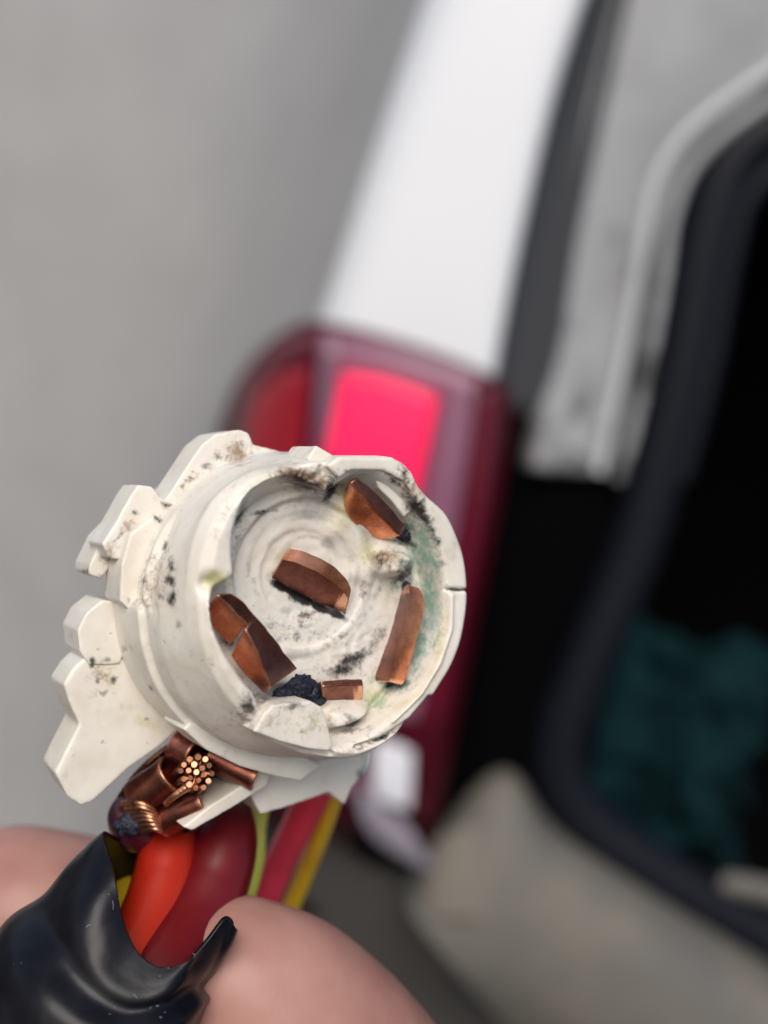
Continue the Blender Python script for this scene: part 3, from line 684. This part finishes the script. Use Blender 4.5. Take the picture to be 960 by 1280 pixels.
# burnt residue lumps around the lower contacts
def blobmesh(name, c, r, m, parent, sq=(1, 1, 1), amp=.30, f=700, sub=4):
    bm = bmesh.new(); bmesh.ops.create_icosphere(bm, subdivisions=sub, radius=1)
    V = []
    for v in bm.verts:
        d = v.co.normalized(); k = 1 + amp * noise.noise(d * 2 + Vector(c) * f) + amp * .8 * noise.noise(d * 4 + Vector(c) * f) + amp * .45 * noise.noise(d * 10 + Vector(c) * f)
        q = (E1 * d.x * sq[0] + E2 * d.y * sq[1] + A * d.z * sq[2]) * (r * k); V.append(Vector(c) + q)
    Fc = [tuple(x.index for x in f_.verts) for f_ in bm.faces]; bm.free()
    return mk(name, V, Fc, m, parent)
for x, y, h, r, sq in ((376, 858, -3.3, .0011, (1.2, .9, .38)), (392, 866, -3.4, .0010, (1.0, 1.0, .38)), (356, 868, -2.6, .0009, (1.3, .7, .38)), (368, 872, -3.3, .0009, (1.3, .7, .38)), (402, 880, -3.1, .0007, (1.0, .9, .38)), (497, 856, -3.8, .0010, (1.3, .7, .5)), (484, 853, -3.9, .0006, (1.3, .7, .5)),
                       (430, 884, -3.3, .0009, (1.9, .5, .5)), (457, 645, -2.6, .0006, (1.3, .8, .38)), (508, 735, -3.2, .0006, (.7, 1.1, .5)), (506, 667, -3.2, .0008, (1.2, .8, .6))):
    blobmesh('burnt_residue', S(x, y, h), r, M_GUNK, sock, sq)

# --- crimped terminal below the flange, with its copper strands
def T(px, py, d): return K(px, py, d)
term = grid('wire_terminal', [[T(232, 918, 103), T(262, 930, 102.5), T(300, 950, 102), T(338, 966, 101)],
                              [T(200, 938, 102), T(232, 950, 103.5), T(268, 972, 103.5), T(308, 988, 101)],
                              [T(168, 968, 102), T(196, 982, 104), T(232, 1000, 104), T(268, 1018, 101.5)],
                              [T(146, 998, 102.5), T(172, 1016, 104), T(206, 1030, 104), T(236, 1044, 102)]], M_CUD, sock, 5, 5, thick=.0006)
bevel(term, .00012)
term['label'] = 'crimped copper terminal with frayed strands'
# folded ears of the crimp: open curled sheets
def ear(p0, p1, r, a0, a1, th=.0004):
    P0, P1 = Vector(p0), Vector(p1); t = (P1 - P0).normalized(); v_ = (CAM - P0).normalized(); v_ = (v_ - t * v_.dot(t)).normalized(); s_ = t.cross(v_)
    V, Fc = [], []; n, k = 22, 9
    for i in range(k):
        c = P0.lerp(P1, i / (k - 1)); rr = r * (1 + .08 * noise.noise(c * 700))
        for j in range(n):
            a = math.radians(a0 + (a1 - a0) * j / (n - 1)); V.append(c + (v_ * math.cos(a) + s_ * math.sin(a)) * rr)
    for i in range(k - 1):
        for j in range(n - 1):
            q_ = i * n + j; Fc.append((q_, q_ + 1, q_ + n + 1, q_ + n))
    o = mk('crimp_ear', V, Fc, M_CUD, term, 40); solid(o, th, 0); bevel(o, .0001, 2); return o
ear(T(172, 998, 100.2), T(216, 966, 99.4), .00165, -150, 130)
ear(T(202, 1028, 100.0), T(258, 1000, 99.2), .0013, -140, 150)
ear(T(222, 930, 100.6), T(246, 944, 99.6), .0016, -120, 100)
ear(T(262, 944, 100.4), T(322, 972, 99.8), .0012, -120, 120)
ear(T(262, 958, 99.6), T(250, 992, 98.4), .0022, 20, 110)
# strand ends looking at the camera
sc_ = []
for ring, cnt in ((0, 1), (1, 6), (2, 12)):
    for k in range(cnt):
        a = 2 * math.pi * k / cnt + ring * .3
        sc_.append((244 + 9.4 * ring * math.cos(a) + random.uniform(-1.3, 1.3), 968 + 9.4 * ring * math.sin(a) * 1.02 + random.uniform(-1.3, 1.3)))
for i, (x, y) in enumerate(sc_):
    d = 95.8 + random.uniform(-.5, .5)
    tube('strand', [T(x + 2, y - 2, d), T(x + random.uniform(-3, 3), y + random.uniform(-3, 3), d + 1.2), T(x - 8, y + 7, d + 6)], [random.uniform(.00024, .00029), random.uniform(.00028, .00033), .0003], M_CU2, term, 10, 3)
# combed strands of the lower end
for i in range(7):
    tube('strand', [T(153 + i * 4.2, 1004 + i * 5.6, 100.2), T(172 + i * 3.2, 1003 + i * 5.4, 98.4 + random.uniform(-.3, .3)), T(190 + i * 1.8, 1011 + i * 4.6, 98.6), T(197 + i * 1.0, 1022 + i * 2.6, 100)], .00027, M_CU2, term, 10, 3)
for i in range(3):
    tube('strand', [T(208 + i * 5, 1004 - i * 4.5, 97.6), T(222 + i * 4, 992 - i * 3, 96.2), T(238 + i * 3, 984 - i * 2, 97.0)], .00033, M_CU2, term, 10, 3)
blobmesh('burnt_residue', T(166, 1030, 100.5), .0013, M_GUNK, term, (1.2, .9, .8))

# ================================================================== wires
def wire(pts, r, m, label, wn='wire'):
    P = [K(*p) for p in pts]
    o = tube(wn, P, r, m, None, 32, 10)
    return tag(o, label, 'wire', 'wires running from the socket into the black sleeve')
wire([(216, 1000, 109), (214, 1030, 106.5), (211, 1065, 104), (202, 1110, 101.5), (182, 1165, 98), (140, 1250, 92), (110, 1330, 88)], [.0022, .0027, .0030, .0031, .0031, .0031, .003], M_RED,
     'glossy orange red wire, foremost of the thick wires inside the sleeve mouth')
wire([(258, 985, 112), (276, 1025, 109), (277, 1060, 106), (262, 1110, 103.5), (232, 1165, 100), (190, 1240, 94), (140, 1320, 90)], [.003, .0034, .0036, .0038, .004, .004, .004], M_CRIM, 'thick dark crimson wire bending down right of the orange red wire')
wire([(212, 1000, 119), (190, 1040, 116), (168, 1075, 112), (160, 1120, 107), (150, 1200, 99), (110, 1320, 92)], .0022, M_YEL, 'yellow wire showing at the left edge of the sleeve mouth')
wire([(330, 985, 118), (320, 1030, 116), (316, 1080, 113), (296, 1140, 107), (240, 1230, 100), (180, 1320, 95)], .0012, M_LIME, 'thin pale lime wire along the right of the crimson wire')
wire([(400, 975, 116), (374, 1030, 121), (345, 1090, 126), (310, 1170, 126), (240, 1280, 118), (180, 1370, 110)], .00195, M_PINK, 'out of focus pinkish red wire right of the thumb top')
wire([(420, 985, 118), (402, 1040, 124), (378, 1100, 130), (345, 1170, 131), (270, 1290, 122), (190, 1390, 112)], .00115, M_YEL, 'out of focus thin yellow wire beside the pinkish red wire')
wire([(200, 1004, 106), (178, 1010, 104), (166, 1022, 103), (172, 1038, 103.5), (200, 1046, 106)], [.0018, .0024, .0025, .0022, .0016], M_DKR, 'short scorched dark red insulation stub at the end of the terminal')

# ================================================================== black sleeve
ring0 = [(130, 1045, 95), (143, 1092, 89), (153, 1148, 86), (172, 1190, 84), (200, 1210, 83.5), (232, 1204, 84.5), (256, 1178, 87), (282, 1146, 90), (294, 1162, 93), (275, 1140, 104), (228, 1095, 108), (172, 1062, 105), (145, 1048, 100)]
ring1 = [(104, 1068, 95), (112, 1118, 87), (125, 1172, 83), (148, 1214, 81.5), (182, 1235, 81), (220, 1226, 82.5), (245, 1203, 86), (271, 1190, 90), (284, 1186, 94), (258, 1164, 105), (210, 1130, 109), (148, 1092, 106), (116, 1070, 101)]
ring2 = [(50, 1120, 95), (62, 1168, 85), (85, 1215, 80), (120, 1252, 78), (160, 1270, 78), (205, 1262, 80), (238, 1246, 85), (256, 1236, 90), (264, 1234, 96), (235, 1220, 105), (180, 1190, 109), (105, 1140, 106), (65, 1122, 101)]
ring3 = [(-12, 1192, 94), (0, 1232, 83), (30, 1272, 77), (75, 1305, 75), (125, 1318, 75.5), (180, 1312, 78), (225, 1295, 83), (248, 1270, 89), (250, 1262, 95), (215, 1262, 104), (140, 1240, 108), (50, 1205, 105), (0, 1192, 100)]
ring4 = [(-110, 1300, 92), (-90, 1350, 80), (-50, 1400, 74), (10, 1440, 72), (80, 1452, 72.5), (140, 1440, 76), (190, 1410, 82), (220, 1370, 88), (225, 1360, 94), (180, 1350, 102), (90, 1320, 106), (-20, 1300, 103), (-90, 1296, 98)]
rings = [[K(p[0], p[1], 93 + (p[2] - 93) * (.5 if p[2] < 93 else 1)) for p in r] for r in (ring0, ring1, ring2, ring3, ring4)]
Rr = [cr([tuple(p) for p in r], 9, True) for r in rings]
cols = [cr([Rr[j][i] for j in range(5)], 12) for i in range(len(Rr[0]))]
nI, nJ = len(cols), len(cols[0]); cen = [sum((Vector(cols[i][j]) for i in range(nI)), Vector()) / nI for j in range(nJ)]
V, Fc = [], []
for i in range(nI):
    for j in range(nJ):
        p = Vector(cols[i][j]); d = (p - cen[j]).normalized()
        ja = j / (nJ - 1)
        k = .0007 * noise.noise(Vector((p.x * 70, p.y * 70, p.z * 110))) + .00012 * noise.noise(p * 330)
        k += -.0006 * math.exp(-((ja - .50) / .09) ** 2) + .0004 * math.exp(-((ja - .66) / .09) ** 2)
        if j == 0: p = p + (cen[3] - cen[0]) * (.03 * noise.noise(Vector((i * .35, 0, 3))))
        V.append(p + d * k * (.25 + .75 * min(1, ja * 4)))
for i in range(nI):
    for j in range(nJ - 1):
        a = i * nJ + j; b = ((i + 1) % nI) * nJ + j; Fc.append((a, b, b + 1, a + 1))
slv = mk('cable_sleeve', V, Fc, M_BLK); solid(slv, .0004, 0)
tag(slv, 'glossy black vinyl sleeve with a torn mouth wrapped round the wires', 'cable sleeve')
# lint specks and short fibres on the sleeve and the socket floor: too fine to count as parts
M_LINT = mat('lint', (.30, .29, .28), .8)
slv_c = [Vector(c) + slv.location for c in (v.co for v in slv.data.vertices)]
cand = [p for p in slv_c if (p - CAM).length < .106]
V, Fc = [], []
for k in range(34):
    p = random.choice(cand) + (CAM - K(100, 1200, 90)).normalized() * .00025
    dr = Vector((random.uniform(-1, 1), 0, random.uniform(-1, 1))).normalized(); dr2 = Vector((random.uniform(-1, 1), 0, random.uniform(-1, 1))).normalized()
    ln = random.choice([.00006, .00008, .0001, .00012, .00018, .0005]); r_ = .00003
    pts_ = [p + dr * (ln * t) + dr2 * (ln * .5 * t * t) for t in (-1, -.5, 0, .5, 1)]
    b = len(V); up = Vector((0, 1, 0)); sd_ = dr.cross(up).normalized()
    for q_ in pts_: V += [q_ + sd_ * r_, q_ - sd_ * r_ * .5 + up * r_, q_ - sd_ * r_ * .5 - up * r_]
    for i in range(4):
        for c in range(3): Fc.append((b + i * 3 + c, b + i * 3 + (c + 1) % 3, b + i * 3 + 3 + (c + 1) % 3, b + i * 3 + 3 + c))
lt = mk('lint', V, Fc, M_LINT, slv); lt['kind'] = 'stuff'

# ================================================================== the hand
def capsules(chains):
    "closed spheres and cones along each chain in mm, to be fused by the remesher"
    V, Fc = [], []
    def add_sphere(c, r):
        bm = bmesh.new(); bmesh.ops.create_icosphere(bm, subdivisions=3, radius=r); b = len(V)
        V.extend([(c + v.co)[:] for v in bm.verts]); Fc.extend([tuple(b + x.index for x in f.verts) for f in bm.faces]); bm.free()
    for ch in chains:
        P = cr([(*p, r) for p, r in ch], 7)
        for p in P: add_sphere(Vector(p[:3]), float(p[3]))
    return V, Fc
hb = K(420, 1500, 105)
def H(px, py, d): return tuple((K(px, py, d) - hb) * 1000)
chains = [
    # thumb: pad presses the sleeve from the right, root towards the lower right
    [(H(286, 1214, 101), 7.4), (H(320, 1252, 102), 9.6), (H(372, 1306, 104), 11.3), (H(440, 1392, 107), 12.0), (H(490, 1500, 112), 10.8), (H(540, 1640, 118), 12.5), (H(560, 1800, 125), 15), (H(520, 1960, 130), 18)],
    # index finger: comes up behind the sleeve from the left, tip behind it
    [(H(135, 1150, 122), 8.4), (H(80, 1146, 121), 9.4), (H(0, 1146, 121), 10), (H(-110, 1215, 124), 9.6), (H(-230, 1300, 130), 10), (H(-290, 1440, 138), 10.5), (H(-250, 1600, 145), 11), (H(-130, 1780, 148), 13), (H(40, 1930, 150), 15)],
    # middle, ring, little finger curled below the frame
    [(H(170, 1420, 112), 7.5), (H(90, 1440, 114), 8.6), (H(-30, 1470, 122), 9.2), (H(-160, 1530, 135), 9.8), (H(-190, 1640, 148), 10.5), (H(-80, 1800, 155), 12), (H(60, 1950, 155), 15)],
    [(H(190, 1560, 112), 7.2), (H(100, 1585, 115), 8.2), (H(-20, 1620, 124), 8.8), (H(-120, 1690, 138), 9.4), (H(-110, 1790, 150), 10.5), (H(0, 1920, 158), 13), (H(120, 2010, 158), 15)],
    [(H(210, 1690, 114), 6.2), (H(140, 1715, 117), 7.0), (H(40, 1750, 126), 7.6), (H(-30, 1820, 140), 8.2), (H(10, 1920, 152), 10), (H(120, 2040, 158), 13)],
    # palm and wrist
    [(H(440, 1900, 132), 17), (H(330, 1960, 140), 18), (H(200, 1990, 148), 17), (H(80, 1960, 152), 15)],
    [(H(460, 2060, 136), 18), (H(330, 2100, 144), 19), (H(200, 2110, 150), 18)],
    [(H(340, 2060, 142), 19), (H(360, 2250, 146), 20), (H(400, 2450, 150), 20), (H(460, 2700, 156), 23), (H(540, 3050, 165), 27), (H(640, 3500, 175), 31)],
    [(H(250, 2060, 146), 18), (H(280, 2250, 148), 19), (H(320, 2450, 152), 19), (H(380, 2700, 158), 22), (H(460, 3050, 168), 27), (H(560, 3500, 178), 31)],
]
V, Fc = capsules(chains)
me = remesh(V, Fc, .9, 8, .6)
v = getv(me); nr = getn(me)
v = v + nr * (fbm(v * .12, 2)[:, None] * .35)
setv(me, v * .001); smooth(me); me.materials.clear(); me.materials.append(M_SKIN); me.name = 'hand'
person = root('person', hb, 'hand pinching the black sleeve between thumb and forefinger', 'person')
ho = D.objects.new('hand', me); COL.objects.link(ho); ho.parent = person
